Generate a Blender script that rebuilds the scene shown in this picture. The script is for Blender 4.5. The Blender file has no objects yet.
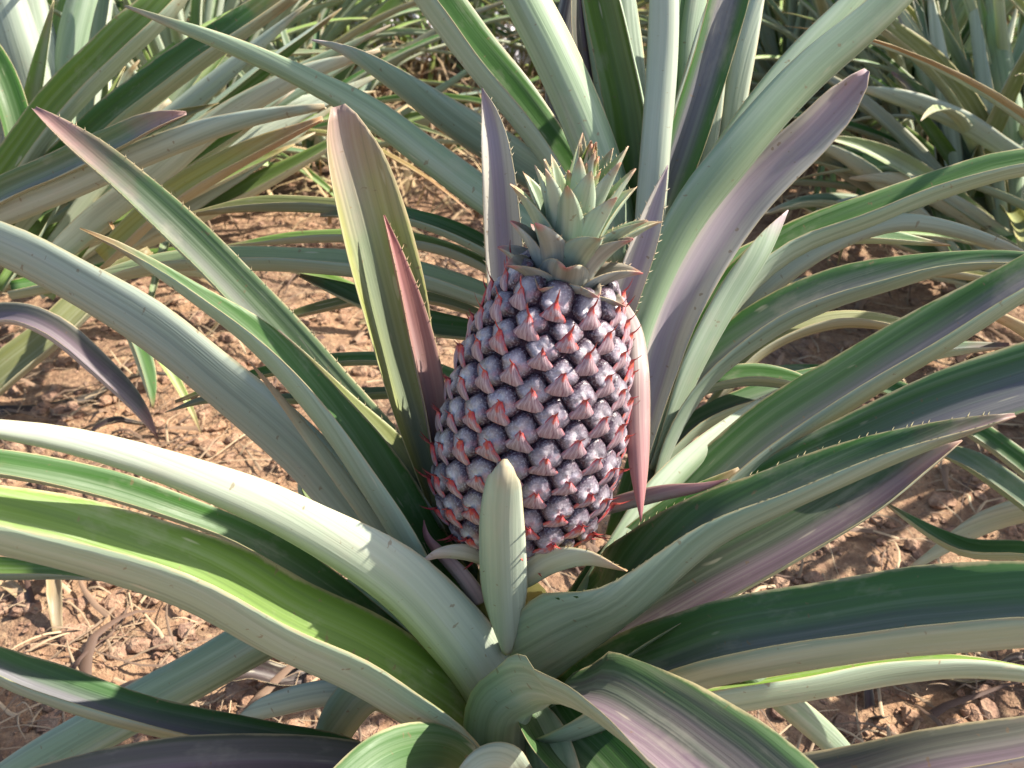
import bpy, math, random
import numpy as np
from mathutils import Vector, Matrix, noise
random.seed(11)
sc = bpy.context.scene
COL = sc.collection
R = math.radians

# ------------------------------------------------------------------ camera
W, H, F = 1024, 768, 1000.0
PITCH = R(30)
CAM = Vector((0, 0, .68))
FW = Vector((0, math.cos(PITCH), -math.sin(PITCH)))
UP = Vector((0, math.sin(PITCH), math.cos(PITCH)))
RT = Vector((1, 0, 0))
cd = bpy.data.cameras.new('camera'); cam = bpy.data.objects.new('camera', cd); COL.objects.link(cam)
cd.sensor_width = 36; cd.lens = 36 * F / W; cd.clip_start = .01; cd.clip_end = 500
cam.location = CAM; cam.rotation_euler = (R(90) - PITCH, 0, 0)
cd.dof.use_dof = True; cd.dof.focus_distance = .56; cd.dof.aperture_fstop = 18
sc.camera = cam

def at(px, py, d):
    return CAM + d * (FW + RT * ((px - 512) / F) + UP * ((384 - py) / F))
def ground_at(px, py):
    v = FW + RT * ((px - 512) / F) + UP * ((384 - py) / F)
    return CAM + v * (CAM.z / -v.z)

# ------------------------------------------------------------------ light
SUN_EL, SUN_AZ = R(44), R(79)          # azimuth clockwise from +Y (view direction): from the right
w = bpy.data.worlds.new('World'); sc.world = w; w.use_nodes = True
nt = w.node_tree; bg = nt.nodes['Background']
sky = nt.nodes.new('ShaderNodeTexSky'); sky.sky_type = 'NISHITA'; sky.sun_disc = False
sky.sun_elevation = SUN_EL; sky.sun_rotation = SUN_AZ
sky.air_density = 1.0; sky.dust_density = 2.0
nt.links.new(sky.outputs[0], bg.inputs[0]); bg.inputs[1].default_value = .12
ld = bpy.data.lights.new('sun', 'SUN'); ld.energy = 5.0; ld.angle = R(.6); ld.color = (1, .93, .82)
sun = bpy.data.objects.new('sun', ld); COL.objects.link(sun)
sdir = Vector((math.sin(SUN_AZ) * math.cos(SUN_EL), math.cos(SUN_AZ) * math.cos(SUN_EL), math.sin(SUN_EL)))
sun.rotation_euler = sdir.to_track_quat('Z', 'Y').to_euler()
sc.view_settings.view_transform = 'Standard'; sc.view_settings.look = 'None'
sc.view_settings.exposure = 1.26; sc.view_settings.gamma = 1
sc.render.engine = 'CYCLES'
sc.cycles.max_bounces = 7; sc.cycles.diffuse_bounces = 4; sc.cycles.transmission_bounces = 4

# ------------------------------------------------------------------ materials
class NT:
    def __init__(s, name):
        s.m = bpy.data.materials.new(name); s.m.use_nodes = True; s.t = s.m.node_tree
        s.b = s.t.nodes['Principled BSDF']; s.out = s.t.nodes['Material Output']
    def n(s, typ, **kw):
        x = s.t.nodes.new(typ)
        for k, v in kw.items(): setattr(x, k, v)
        return x
    def put(s, sock, v):
        if isinstance(v, bpy.types.NodeSocket): s.t.links.new(v, sock)
        elif isinstance(v, (tuple, list)) and len(v) == 3 and sock.type == 'RGBA': sock.default_value = (*v, 1)
        else: sock.default_value = v
    def noise(s, vec, scale, detail=3, rough=.55, out=0):
        x = s.n('ShaderNodeTexNoise'); s.put(x.inputs['Vector'], vec)
        x.inputs['Scale'].default_value = scale; x.inputs['Detail'].default_value = detail
        x.inputs['Roughness'].default_value = rough
        return x.outputs[out]
    def mapr(s, v, a, b, c=0., d=1.):
        x = s.n('ShaderNodeMapRange'); s.put(x.inputs[0], v)
        for i, q in enumerate((a, b, c, d)): x.inputs[i + 1].default_value = q
        return x.outputs[0]
    def math(s, op, a, b=0., c=0.):
        x = s.n('ShaderNodeMath', operation=op)
        s.put(x.inputs[0], a); s.put(x.inputs[1], b)
        return x.outputs[0]
    def mix(s, f, a, b, mode='MIX'):
        x = s.n('ShaderNodeMix', data_type='RGBA', blend_type=mode)
        s.put(x.inputs[0], f); s.put(x.inputs[6], a); s.put(x.inputs[7], b)
        return x.outputs[2]
    def scale(s, vec, sx, sy, sz):
        x = s.n('ShaderNodeVectorMath', operation='MULTIPLY'); s.put(x.inputs[0], vec); x.inputs[1].default_value = (sx, sy, sz)
        return x.outputs[0]
    def bump(s, h, strength, dist, nrm=None):
        x = s.n('ShaderNodeBump'); s.put(x.inputs['Height'], h); x.inputs['Strength'].default_value = strength
        x.inputs['Distance'].default_value = dist
        if nrm: s.put(x.inputs['Normal'], nrm)
        return x.outputs[0]
    def fin(s, col, rough, spec=.4, nrm=None, trans=0, tcol=None):
        s.put(s.b.inputs['Base Color'], col); s.put(s.b.inputs['Roughness'], rough)
        s.b.inputs['Specular IOR Level'].default_value = spec
        if nrm: s.put(s.b.inputs['Normal'], nrm)
        if trans:
            tr = s.n('ShaderNodeBsdfTranslucent'); s.put(tr.inputs[0], tcol if tcol is not None else col)
            mx = s.n('ShaderNodeMixShader'); mx.inputs[0].default_value = trans
            s.t.links.new(s.b.outputs[0], mx.inputs[1]); s.t.links.new(tr.outputs[0], mx.inputs[2])
            s.t.links.new(mx.outputs[0], s.out.inputs[0])
        return s.m

def leaf_face(name, edge, mid, tip, under, midw=(.55, .05), tipv=(.86, 1.0), rough=.48, trans=.18, bloom=.08, blot=.35):
    """uv.x 0..1 across the blade, uv.y 0..1 base to tip; second uv map holds metres."""
    s = NT(name)
    uv = s.n('ShaderNodeUVMap', uv_map='UVMap').outputs[0]
    mt = s.n('ShaderNodeUVMap', uv_map='metres').outputs[0]
    rnd = s.n('ShaderNodeObjectInfo').outputs['Random']
    off = s.n('ShaderNodeCombineXYZ'); s.put(off.inputs[2], s.math('MULTIPLY', rnd, 37.0))
    add = s.n('ShaderNodeVectorMath', operation='ADD'); s.put(add.inputs[0], mt); s.put(add.inputs[1], off.outputs[0])
    p = add.outputs[0]
    sep = s.n('ShaderNodeSeparateXYZ'); s.put(sep.inputs[0], uv)
    u = s.math('ABSOLUTE', s.math('MULTIPLY_ADD', sep.outputs[0], 2.0))
    x = u.node.inputs[0].links[0].from_node; x.inputs[2].default_value = -1
    v = sep.outputs[1]
    stri = s.noise(s.scale(p, 900, 9, 1), 1, 2)           # fine fibres running along the blade
    band = s.noise(s.scale(p, 150, 4, 1), 1, 3)
    big = s.noise(s.scale(p, 22, 9, 1), 1, 3)
    blotch = s.noise(s.scale(p, 60, 40, 1), 1, 4, .65)
    um = s.math('ADD', u, s.mapr(band, .3, .7, -.22, .22))
    col = s.mix(s.mapr(um, *midw), edge, mid)
    col = s.mix(s.mapr(big, .35, .72, 0, blot), col, s.mix(.5, mid, edge))
    # waxy bloom: paler, streaked
    col = s.mix(s.math('MULTIPLY', s.mapr(band, .42, .72), bloom), col, (.52, .56, .50))
    tv = s.math('ADD', v, s.mapr(blotch, .3, .7, -.05, .05))
    col = s.mix(s.mapr(tv, *tipv), col, tip)
    col = s.mix(s.mapr(s.math('ADD', u, s.mapr(blotch, .3, .7, -.03, .03)), .955, .995, 0, .7), col, (.50, .40, .22))   # pale cartilaginous margin
    col = s.mix(s.mapr(stri, .3, .7, 0, .22), col, s.mix(.5, col, (.02, .03, .015)))
    fib = s.noise(s.scale(p, 420, 2.2, 1), 1, 2, .6)                    # visible lengthwise ribs
    col = s.mix(s.mapr(fib, .50, .68, 0, .20), col, s.mix(.55, col, (.62, .64, .50)))
    col = s.mix(s.mapr(fib, .32, .48, .45, 0), col, s.mix(.5, col, (.03, .05, .03)))
    dust = s.noise(s.scale(p, 45, 14, 1), 1, 5, .7)
    col = s.mix(s.mapr(dust, .56, .72, 0, .35), col, (.42, .38, .30))
    sp = s.noise(p, 210, 2, .5)
    col = s.mix(s.mapr(sp, .70, .74, 0, .6), col, (.20, .13, .07))       # little brown specks
    sc2 = s.noise(s.scale(p, 300, 30, 1), 1, 1, .5)
    col = s.mix(s.mapr(sc2, .74, .79, 0, .5), col, (.55, .50, .36))     # scratches
    hs = s.n('ShaderNodeHueSaturation'); s.put(hs.inputs['Color'], col)
    s.put(hs.inputs['Value'], s.mapr(rnd, 0, 1, .85, 1.15)); s.put(hs.inputs['Hue'], s.mapr(rnd, 0, 1, .507, .493))
    col = hs.outputs[0]
    b = s.bump(stri, .28, .0006); b = s.bump(band, .5, .0014, b); b = s.bump(fib, .35, .0009, b)
    ro = s.mapr(blotch, .3, .7, rough - .07, rough + .12)
    return s.fin(col, ro, .32, b, trans, s.mix(.25, col, (.30, .42, .07)))

SILV = (.29, .37, .25)
KINDS = {}
def kind(k, up_edge, up_mid, up_tip, lo=SILV, lo_mid=None, **kw):
    a = leaf_face('leaf_top_' + k, up_edge, up_mid, up_tip, False, **kw)
    kw2 = dict(kw); kw2.update(rough=.52, bloom=.38, blot=.3, trans=.10)
    b = leaf_face('leaf_underside_' + k, lo, lo_mid or tuple(c * .92 for c in lo), up_tip, True, **kw2)
    KINDS[k] = (a, b)
BR = (.26, .17, .08)
kind('green', (.045, .135, .018), (.10, .155, .07), BR)
kind('bright', (.12, .22, .022), (.18, .24, .08), (.32, .24, .10))
kind('dusk', (.05, .12, .03), (.185, .115, .155), (.28, .16, .12), midw=(.85, .3))
kind('purple', (.045, .135, .02), (.15, .14, .165), (.26, .14, .13), midw=(.75, .2))
kind('violet', (.10, .10, .07), (.17, .12, .15), (.28, .15, .14), lo=(.33, .29, .29), midw=(.8, .3))
kind('pale', (.25, .32, .15), (.30, .35, .22), (.40, .32, .20), lo=(.37, .43, .32))
kind('lilac', (.56, .52, .44), (.34, .28, .33), (.42, .30, .33), midw=(.7, .35))  # lit version of the violet leaf; sunlit pale edges put into the colour
kind('grey', (.13, .20, .10), (.19, .24, .16), (.25, .2, .14), lo=(.23, .32, .19))
kind('pinktip', (.10, .17, .06), (.17, .18, .15), (.36, .20, .19), tipv=(.78, 1.0), lo=(.30, .35, .24))
kind('pinkwash', (.32, .34, .10), (.19, .23, .15), (.36, .22, .21), tipv=(.7, 1.05), lo=(.40, .36, .26))
kind('pink', (.36, .17, .15), (.32, .21, .21), (.38, .12, .12), lo=(.25, .15, .15), lo_mid=(.24, .18, .16), tipv=(.4, 1.1))
kind('yellow', (.34, .33, .07), (.27, .30, .12), (.42, .22, .11), tipv=(.6, 1.05), lo=(.38, .36, .22))
kind('olive', (.17, .18, .05), (.20, .20, .09), (.3, .22, .1), lo=(.28, .28, .17))
kind('sun_tint', (.22, .35, .07), (.34, .40, .20), (.40, .30, .16), lo=(.46, .51, .36))  # brightened leaf colours: a sunlit look put into the base colour
kind('dead', (.035, .02, .018), (.06, .035, .04), (.1, .07, .05), lo=(.05, .03, .03), bloom=.05)
kind('straw', (.36, .25, .13), (.30, .20, .11), (.25, .16, .09), lo=(.42, .31, .18))

# ------------------------------------------------------------------ mesh helpers
def link(name, me, parent=None):
    o = bpy.data.objects.new(name, me); COL.objects.link(o)
    if parent: o.parent = parent
    return o
def mk(name, verts, faces, mats, fm=None, uvs=None, parent=None, smooth=True, met=None):
    me = bpy.data.meshes.new(name); me.from_pydata([tuple(v) for v in verts], [], faces)
    for m in mats: me.materials.append(m)
    if fm is not None: me.polygons.foreach_set('material_index', fm)
    if smooth: me.polygons.foreach_set('use_smooth', [True] * len(faces))
    if uvs is not None:
        li = np.empty(len(me.loops), dtype=np.int32); me.loops.foreach_get('vertex_index', li)
        for nm, arr in (('UVMap', uvs), ('metres', met)):
            if arr is None: continue
            l = me.uv_layers.new(name=nm); l.data.foreach_set('uv', np.asarray(arr, dtype=np.float32)[li].ravel())
    me.update()
    return link(name, me, parent)
def tag(o, label=None, cat=None, group=None, kind=None):
    if label: o['label'] = label
    if cat: o['category'] = cat
    if group: o['group'] = group
    if kind: o['kind'] = kind
    return o
def empty(name, loc):
    o = bpy.data.objects.new(name, None); COL.objects.link(o); o.location = loc; o.empty_display_size = .05
    return o

def spline(P, n):
    """Catmull-Rom through rows of P, n samples, roughly even spacing by chord"""
    P = np.asarray(P, float); m = len(P)
    if m == 2: t = np.linspace(0, 1, n)[:, None]; return P[0] * (1 - t) + P[1] * t
    Q = np.vstack([2 * P[0] - P[1], P, 2 * P[-1] - P[-2]])
    k = np.concatenate([[0], np.cumsum(np.linalg.norm(np.diff(P[:, :3], axis=0), axis=1))]); k /= k[-1]
    out = []
    for s in np.linspace(0, 1, n):
        i = min(int(np.searchsorted(k, s, side='right') - 1), m - 2); i = max(i, 0)
        t = (s - k[i]) / (k[i + 1] - k[i])
        a, b, c, d = Q[i], Q[i + 1], Q[i + 2], Q[i + 3]
        out.append(.5 * (2 * b + (c - a) * t + (2 * a - 5 * b + 4 * c - d) * t * t + (3 * b - a - 3 * c + d) * t ** 3))
    return np.array(out)

def section(c, na):
    """half-folded channel: nearly flat walls meeting in a soft fold; chord width 1; returns u, x, y, slope"""
    fine = 96; k = 2.1
    uu = np.linspace(-1, 1, fine + 1); sl = c * np.tanh(k * uu) / math.tanh(k)
    dx = np.cos(sl); dy = np.sin(sl)
    x = np.concatenate([[0], np.cumsum((dx[1:] + dx[:-1]) / 2)]); y = np.concatenate([[0], np.cumsum((dy[1:] + dy[:-1]) / 2)])
    w_ = x[-1]; x = x / w_ - .5; y = y / w_; y -= y[fine // 2]
    u = np.linspace(-1, 1, na + 1); u = np.sign(u) * np.abs(u) ** 1.15
    return u, np.interp(u, uu, x), np.interp(u, uu, y), np.interp(u, uu, sl)

def blade(C, N, B, Wd, cup, k, parent, name='leaf', thick=.0016, na=12, spines=0, spine_len=.0022, seed=0, origin=None, crease=0, mats=None):
    """solid channelled leaf. C centre points, N (upper side) and B (sideways) unit vectors, Wd full chord width, cup half angle in radians (all per station)"""
    rg = random.Random(seed)
    n = len(C); V = []; UVs = []; ME = []
    L = np.concatenate([[0], np.cumsum(np.linalg.norm(np.diff(C, axis=0), axis=1))])
    o = np.array(origin if origin is not None else (0, 0, 0), float)
    ph = rg.uniform(0, 6)
    nb = na + 1
    for i in range(n):
        c = max(cup[i], .05); su, sx_, sy_, ss = section(c, na); Rr = max(Wd[i], .0004)
        th = min(thick, Wd[i] * .12 + .0002)
        for side in (0, 1):
            for j in range(nb):
                u = su[j]; a = ss[j]
                x = Rr * sx_[j]; y = Rr * sy_[j]
                wav = .00045 * math.sin(L[i] * 70 + ph + u * 2) * abs(u)
                t = th * (1 - .75 * u * u) * (.5 if side == 0 else -.5)
                x2 = x - math.sin(a) * t; y2 = y + math.cos(a) * t + wav
                V.append(C[i] + B[i] * x2 + N[i] * y2 - o)
                UVs.append((u * .5 + .5, i / (n - 1))); ME.append((u * Wd[i] * .5 + seed % 7, L[i]))
    Fc = []; FM = []
    for i in range(n - 1):
        a = i * 2 * nb; b = (i + 1) * 2 * nb
        for j in range(na):
            Fc.append((a + j, a + j + 1, b + j + 1, b + j)); FM.append(0)
            Fc.append((a + nb + j + 1, a + nb + j, b + nb + j, b + nb + j + 1)); FM.append(1)
        Fc.append((a + nb, a, b, b + nb)); FM.append(0)
        Fc.append((a + na, a + nb + na, b + nb + na, b + na)); FM.append(0)
    for e in (0, (n - 1) * 2 * nb):
        for j in range(na):
            f = (e + j, e + nb + j, e + nb + j + 1, e + j + 1)
            Fc.append(f if e == 0 else f[::-1]); FM.append(1)
    if spines:
        step = max(1e-4, spines)
        s = step
        while s < L[-1] * .985:
            i = int(np.searchsorted(L, s)) - 1; i = min(max(i, 0), n - 2); t = (s - L[i]) / max(L[i + 1] - L[i], 1e-9)
            T = C[i + 1] - C[i]; T = T / np.linalg.norm(T)
            for sd in (0, na):
                p = np.array(V[i * 2 * nb + sd]) * (1 - t) + np.array(V[(i + 1) * 2 * nb + sd]) * t
                out = B[i] * (1 if sd else -1) + N[i] * .35
                l = spine_len * rg.uniform(.6, 1.25) * min(1, Wd[i] / .012 + .3)
                q = p + (out * .8 + T * .9) * l
                k0 = len(V); r = l * .22
                V += [p - T * r, p + T * r, p + N[i] * r * .8 + T * 0, q]
                UVs += [(0, .9)] * 4; ME += [(0, L[i])] * 4
                Fc += [(k0, k0 + 1, k0 + 3), (k0 + 1, k0 + 2, k0 + 3), (k0 + 2, k0, k0 + 3)]; FM += [0, 0, 0]
            s += step * rg.uniform(.35, 2.1)
    ob = mk(name, V, Fc, mats or KINDS[k], FM, UVs, parent, met=ME)
    if origin is not None and parent is None: ob.location = origin
    return ob

SDIR = {'U': UP, 'D': -UP, 'L': -RT, 'R': RT}
leaf_count = [0]
def leaf(parent, pts, wpx, e=60, d='U', cup=62, k='green', n=34, spines=0, name='leaf', thick=.0013):
    """a leaf seen in the photograph: centre line points (pixel x, pixel y, distance), how wide it shows, and e, the tilt of its upper side away from the viewer towards direction d"""
    leaf_count[0] += 1
    P = np.array([list(at(*p)) for p in pts])
    m = len(pts)
    f = lambda q: list(q) if isinstance(q, (list, tuple)) else [q] * m
    wv, ev, cv = f(wpx), f(e), f(cup)
    A = np.column_stack([P, wv, ev, cv, [p[2] for p in pts]])
    S = spline(A, n)
    C = S[:, :3]
    T = np.gradient(C, axis=0); T /= np.linalg.norm(T, axis=1)[:, None]
    cam_ = np.array(CAM); Vw = cam_ - C; Vw /= np.linalg.norm(Vw, axis=1)[:, None]
    Sx = np.cross(Vw, T); Sx /= np.linalg.norm(Sx, axis=1)[:, None]
    if (Sx @ np.array(SDIR[d])).mean() < 0: Sx = -Sx
    Vp = Vw - (Vw * T).sum(1)[:, None] * T; Vp /= np.linalg.norm(Vp, axis=1)[:, None]
    er = np.radians(S[:, 4] - 8 * np.clip(np.minimum(S[:, 4] - 48, 92 - S[:, 4]) / 8, 0, 1)); cr = np.radians(S[:, 5])
    N = np.cos(er)[:, None] * Vp + np.sin(er)[:, None] * Sx
    B = np.cross(T, N)
    C2 = C.copy(); Wd = np.zeros(n)
    for i in range(n):
        c = cr[i]; _, sx_, sy_, _ = section(c, 20)
        bs = B[i] @ Sx[i]; ns = N[i] @ Sx[i]
        p = sx_ * bs + sy_ * ns
        ext = p.max() - p.min(); want = max(S[i, 3], .3) * S[i, 6] / F
        Rr = want / max(ext, .45)
        C2[i] -= Sx[i] * Rr * (p.max() + p.min()) / 2
        Wd[i] = Rr
    Wp = np.pad(Wd, 2, mode='edge'); Wd = (Wp[:-4] + 2 * Wp[1:-3] + 3 * Wp[2:-2] + 2 * Wp[3:-1] + Wp[4:]) / 9; Wd[-2:] = np.minimum(Wd[-2:], Wp[-4:-2])
    o = parent.location
    return blade(C2 - np.array(o), N, B, Wd, cr, k, parent, name=name, thick=thick, spines=spines, seed=leaf_count[0])

# ------------------------------------------------------------------ ground
def hgt(x, y):
    v = Vector((x, y, 0))
    z = .035 * noise.noise(v * 1.3) + .016 * noise.noise(v * 5 + Vector((3, 1, 0))) + .008 * noise.noise(v * 17)
    near = max(0, 1 - max(0, (y - 1.8)) / 2.5)
    if near > 0 and abs(x) < 2.6:
        c = noise.noise(v * 38); c2 = noise.noise(v * 85 + Vector((9, 0, 0)))
        z += near * (.0045 * abs(c) + .0032 * abs(c2) + .0016 * noise.noise(v * 190))
    return z
def axis(a, b, fine, far, g=1.13):
    L = list(np.arange(a, b, fine)); s = fine; x = L[-1]
    while x < far: s *= g; x += s; L.append(x)
    return L
xs = axis(0, 1.15, .0075, 60); xs = [-x for x in xs[:0:-1]] + xs
ys = axis(.35, 2.3, .0075, 120, 1.06); yb = axis(0, .02, .02, 30, 1.35); ys = [.35 - y for y in yb[:0:-1]] + ys
nx, ny = len(xs), len(ys)
V = [(x, y, hgt(x, y) if y > 0 else 0) for y in ys for x in xs]
Fc = [(j * nx + i, j * nx + i + 1, (j + 1) * nx + i + 1, (j + 1) * nx + i) for j in range(ny - 1) for i in range(nx - 1)]
def soil(name, a, b, c):
    s = NT(name); g = s.n('ShaderNodeNewGeometry').outputs['Position']
    n1 = s.noise(g, 9, 4); n2 = s.noise(g, 70, 5, .65); n3 = s.noise(g, 380, 3, .6)
    col = s.mix(s.mapr(n1, .35, .65), a, b)
    col = s.mix(s.mapr(n2, .45, .68, 0, .7), col, c)
    col = s.mix(s.mapr(n3, .35, .7, 0, .35), col, (.11, .065, .045))
    vo = s.n('ShaderNodeTexVoronoi'); s.put(vo.inputs['Vector'], g); vo.inputs['Scale'].default_value = 120
    col = s.mix(s.mapr(vo.outputs['Distance'], .0, .25, .35, 0), col, (.45, .28, .19))
    b_ = s.bump(n3, .7, .003); b_ = s.bump(n2, .8, .006, b_); b_ = s.bump(vo.outputs['Distance'], .5, .004, b_)
    return s.fin(col, .9, .25, b_)
M_SOIL = soil('soil', (.35, .205, .115), (.19, .115, .075), (.50, .34, .20))  # deeper patches for contrast and sunlit spots, both put into the soil colour
ground = mk('ground', V, Fc, [M_SOIL]); tag(ground, kind='structure')

rg = random.Random(5)
def gz(x, y): return hgt(x, y)
# clods and pebbles: nobody could count them
ICO = []
t_ = (1 + 5 ** .5) / 2
for a_, b_ in ((-1, t_), (1, t_), (-1, -t_), (1, -t_)): ICO.append((a_, b_, 0))
for a_, b_ in ((-1, t_), (1, t_), (-1, -t_), (1, -t_)): ICO.append((0, a_, b_))
for a_, b_ in ((t_, -1), (t_, 1), (-t_, -1), (-t_, 1)): ICO.append((a_, 0, b_))
ICF = [(0, 11, 5), (0, 5, 1), (0, 1, 7), (0, 7, 10), (0, 10, 11), (1, 5, 9), (5, 11, 4), (11, 10, 2), (10, 7, 6), (7, 1, 8), (3, 9, 4), (3, 4, 2), (3, 2, 6), (3, 6, 8), (3, 8, 9), (4, 9, 5), (2, 4, 11), (6, 2, 10), (8, 6, 7), (9, 8, 1)]
def subd(v, f):
    v = [Vector(a).normalized() for a in v]; c = {}; out = []
    def mid(i, j):
        k = (min(i, j), max(i, j))
        if k not in c: c[k] = len(v); v.append(((v[i] + v[j]) / 2).normalized())
        return c[k]
    for a, b, d in f:
        x, y, z = mid(a, b), mid(b, d), mid(d, a); out += [(a, x, z), (b, y, x), (d, z, y), (x, y, z)]
    return v, out
IV, IF = subd(ICO, ICF)
V = []; Fc = []
for _ in range(14000):
    q = rg.random()
    y = .45 + 2.4 * q ** 1.3; x = rg.uniform(-.75, .75) * (y + .25)
    r = min(.0016 / max(rg.random(), .1) ** .8, .010)
    c = Vector((x, y, gz(x, y) + r * .2)); sx, sy, sz = rg.uniform(.7, 1.4), rg.uniform(.7, 1.3), rg.uniform(.5, .9)
    k0 = len(V); sd = Vector((rg.random() * 50, 0, 0)); rot = Matrix.Rotation(rg.uniform(0, 6.3), 3, 'Z')
    src, ff = (IV, IF) if r > .005 else ([Vector(a).normalized() for a in ICO], ICF)
    for v in src:
        k = 1 + .45 * noise.noise(v * 1.6 + sd) + .2 * noise.noise(v * 4 + sd)
        V.append(c + rot @ Vector((v.x * sx, v.y * sy, v.z * sz)) * (r * k))
    Fc += [tuple(k0 + i for i in t) for t in ff]
M_CLOD = soil('soil_clod', (.36, .21, .125), (.24, .145, .105), (.52, .35, .23))
tag(mk('soil_clods', V, Fc, [M_CLOD], smooth=False), kind='stuff')

# dry straw and leaf shreds lying about
def straw_mat(name, c1, c2):
    s = NT(name); g = s.n('ShaderNodeNewGeometry')
    col = s.mix(g.outputs['Random Per Island'], c1, c2)
    return s.fin(col, .7, .3)
M_ST = straw_mat('dry_straw', (.46, .34, .21), (.10, .06, .045))
def strands(name, num, area, ln, wd, mat, lift=.01, arch=.02, seed=1):
    rg = random.Random(seed); V = []; Fc = []
    for _ in range(num):
        x, y = area(rg)
        a = rg.uniform(0, 6.283); L = rg.uniform(*ln); w0 = rg.uniform(*wd); cv = rg.uniform(-1.2, 1.2); h0 = rg.random() * lift; ar = rg.uniform(0, arch)
        k0 = len(V); n = 6; px, py = x, y
        for i in range(n + 1):
            t = i / n; aa = a + cv * t
            if i: px += math.cos(aa) * L / n; py += math.sin(aa) * L / n
            wv = w0 * (1 - .75 * t) * .5; z = gz(px, py) + .002 + h0 + ar * math.sin(t * 3.1)
            s_ = (-math.sin(aa) * wv, math.cos(aa) * wv)
            V += [(px + s_[0], py + s_[1], z), (px, py, z + wv * .8), (px - s_[0], py - s_[1], z)]
            if i:
                b = k0 + 3 * i; p = b - 3
                Fc += [(p, p + 1, b + 1, b), (p + 1, p + 2, b + 2, b + 1)]
    return tag(mk(name, V, Fc, [mat]), kind='stuff')
def near_area(r): 
    y = .5 + 2.6 * r.random() ** 1.2; return r.uniform(-.7, .7) * (y + .2), y
strands('straw_litter', 3600, near_area, (.02, .11), (.001, .0045), M_ST, .006, .012, 3)
def far_area(r):
    y = r.uniform(1.7, 5.5); return r.uniform(-.6, .6) * (y + .3), y
strands('dry_grass', 5200, far_area, (.06, .28), (.003, .012), straw_mat('dry_grass', (.46, .34, .18), (.16, .10, .06)), .05, .14, 4)
def back_area(r):
    y = r.uniform(2.6, 6.5); return r.uniform(-.6, .6) * (y + .3), y
strands('green_weeds', 1500, back_area, (.1, .35), (.005, .016), straw_mat('green_weeds', (.32, .36, .09), (.10, .20, .05)), .08, .25, 6)

# ------------------------------------------------------------------ procedural rosettes
def rosette(base, nleaf, Lr, Wr, seed, kinds, cat_label, elev=(24, 86), group='pineapple plants growing behind the fruiting plant', dist=1.5, azs=None):
    rg = random.Random(seed)
    root = empty('pineapple_plant', base); tag(root, cat_label, 'pineapple plant', group)
    big = dist < 2.2
    n = 20 if big else 13
    for i in range(nleaf):
        f = i / (nleaf - 1)                       # 0 outer and low, 1 inner and upright
        az = i * R(137.5) + rg.uniform(-.2, .2) if azs is None else R(rg.uniform(*azs))
        el = R(elev[0] + (elev[1] - elev[0]) * f ** .9 + rg.uniform(-7, 7))
        L = rg.uniform(*Lr) * (1 - .35 * max(0, f - .6)); Wm = rg.uniform(*Wr)
        droop = rg.uniform(.7, 1.5) * (1.15 - f * .85)
        tw = rg.uniform(-.5, .5); side = rg.uniform(-.35, .35)
        C = []; N = []; B = []; Wd = []; cp = []
        p = np.array([math.cos(az) * .02, math.sin(az) * .02, .06 + .1 * f]); ds = L / (n - 1); a = az
        for q in range(n):
            t = q / (n - 1)
            e = el - droop * t ** 1.5
            a = az + side * t
            T = np.array([math.cos(e) * math.cos(a), math.cos(e) * math.sin(a), math.sin(e)])
            if q: p = p + T * ds
            if p[2] < -.0: p[2] = .004
            Nn = np.array([-math.sin(e) * math.cos(a), -math.sin(e) * math.sin(a), math.cos(e)])
            Bb = np.cross(T, Nn); th = tw * t
            N.append(Nn * math.cos(th) + Bb * math.sin(th)); B.append(Bb * math.cos(th) - Nn * math.sin(th))
            Wd.append(Wm * (min(1, .75 + t)) * (1 - t ** 3.2) ** .9 + .0006); cp.append(R(66 - 18 * t)); C.append(p.copy())
        blade(np.array(C), np.array(N), np.array(B), np.array(Wd), cp, rg.choice(kinds), root, na=8 if big else 6, seed=seed * 31 + i)
    return root

# ------------------------------------------------------------------ the fruiting plant
base = Vector((.0, .455, 0)); base.z = gz(0, .455)
MP = empty('pineapple_plant', base)
tag(MP, 'large pineapple plant in the foreground carrying the reddish purple fruit in its middle', 'pineapple plant')
# short thick trunk under the rosette
V = []; Fc = []; n = 20; hs = np.linspace(-.03, .27, 16)
for i, z in enumerate(hs):
    for j in range(n):
        a = j / n * 6.2832; r = .034 - .012 * max(0, (z - .18) / .09) + .004 * noise.noise(Vector((math.cos(a) * 2, math.sin(a) * 2, z * 60)))
        V.append((math.cos(a) * r, math.sin(a) * r, z))
        if i: Fc.append(((i - 1) * n + j, (i - 1) * n + (j + 1) % n, i * n + (j + 1) % n, i * n + j))
mk('stem', V, Fc, [KINDS['olive'][0]], parent=MP)

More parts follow.
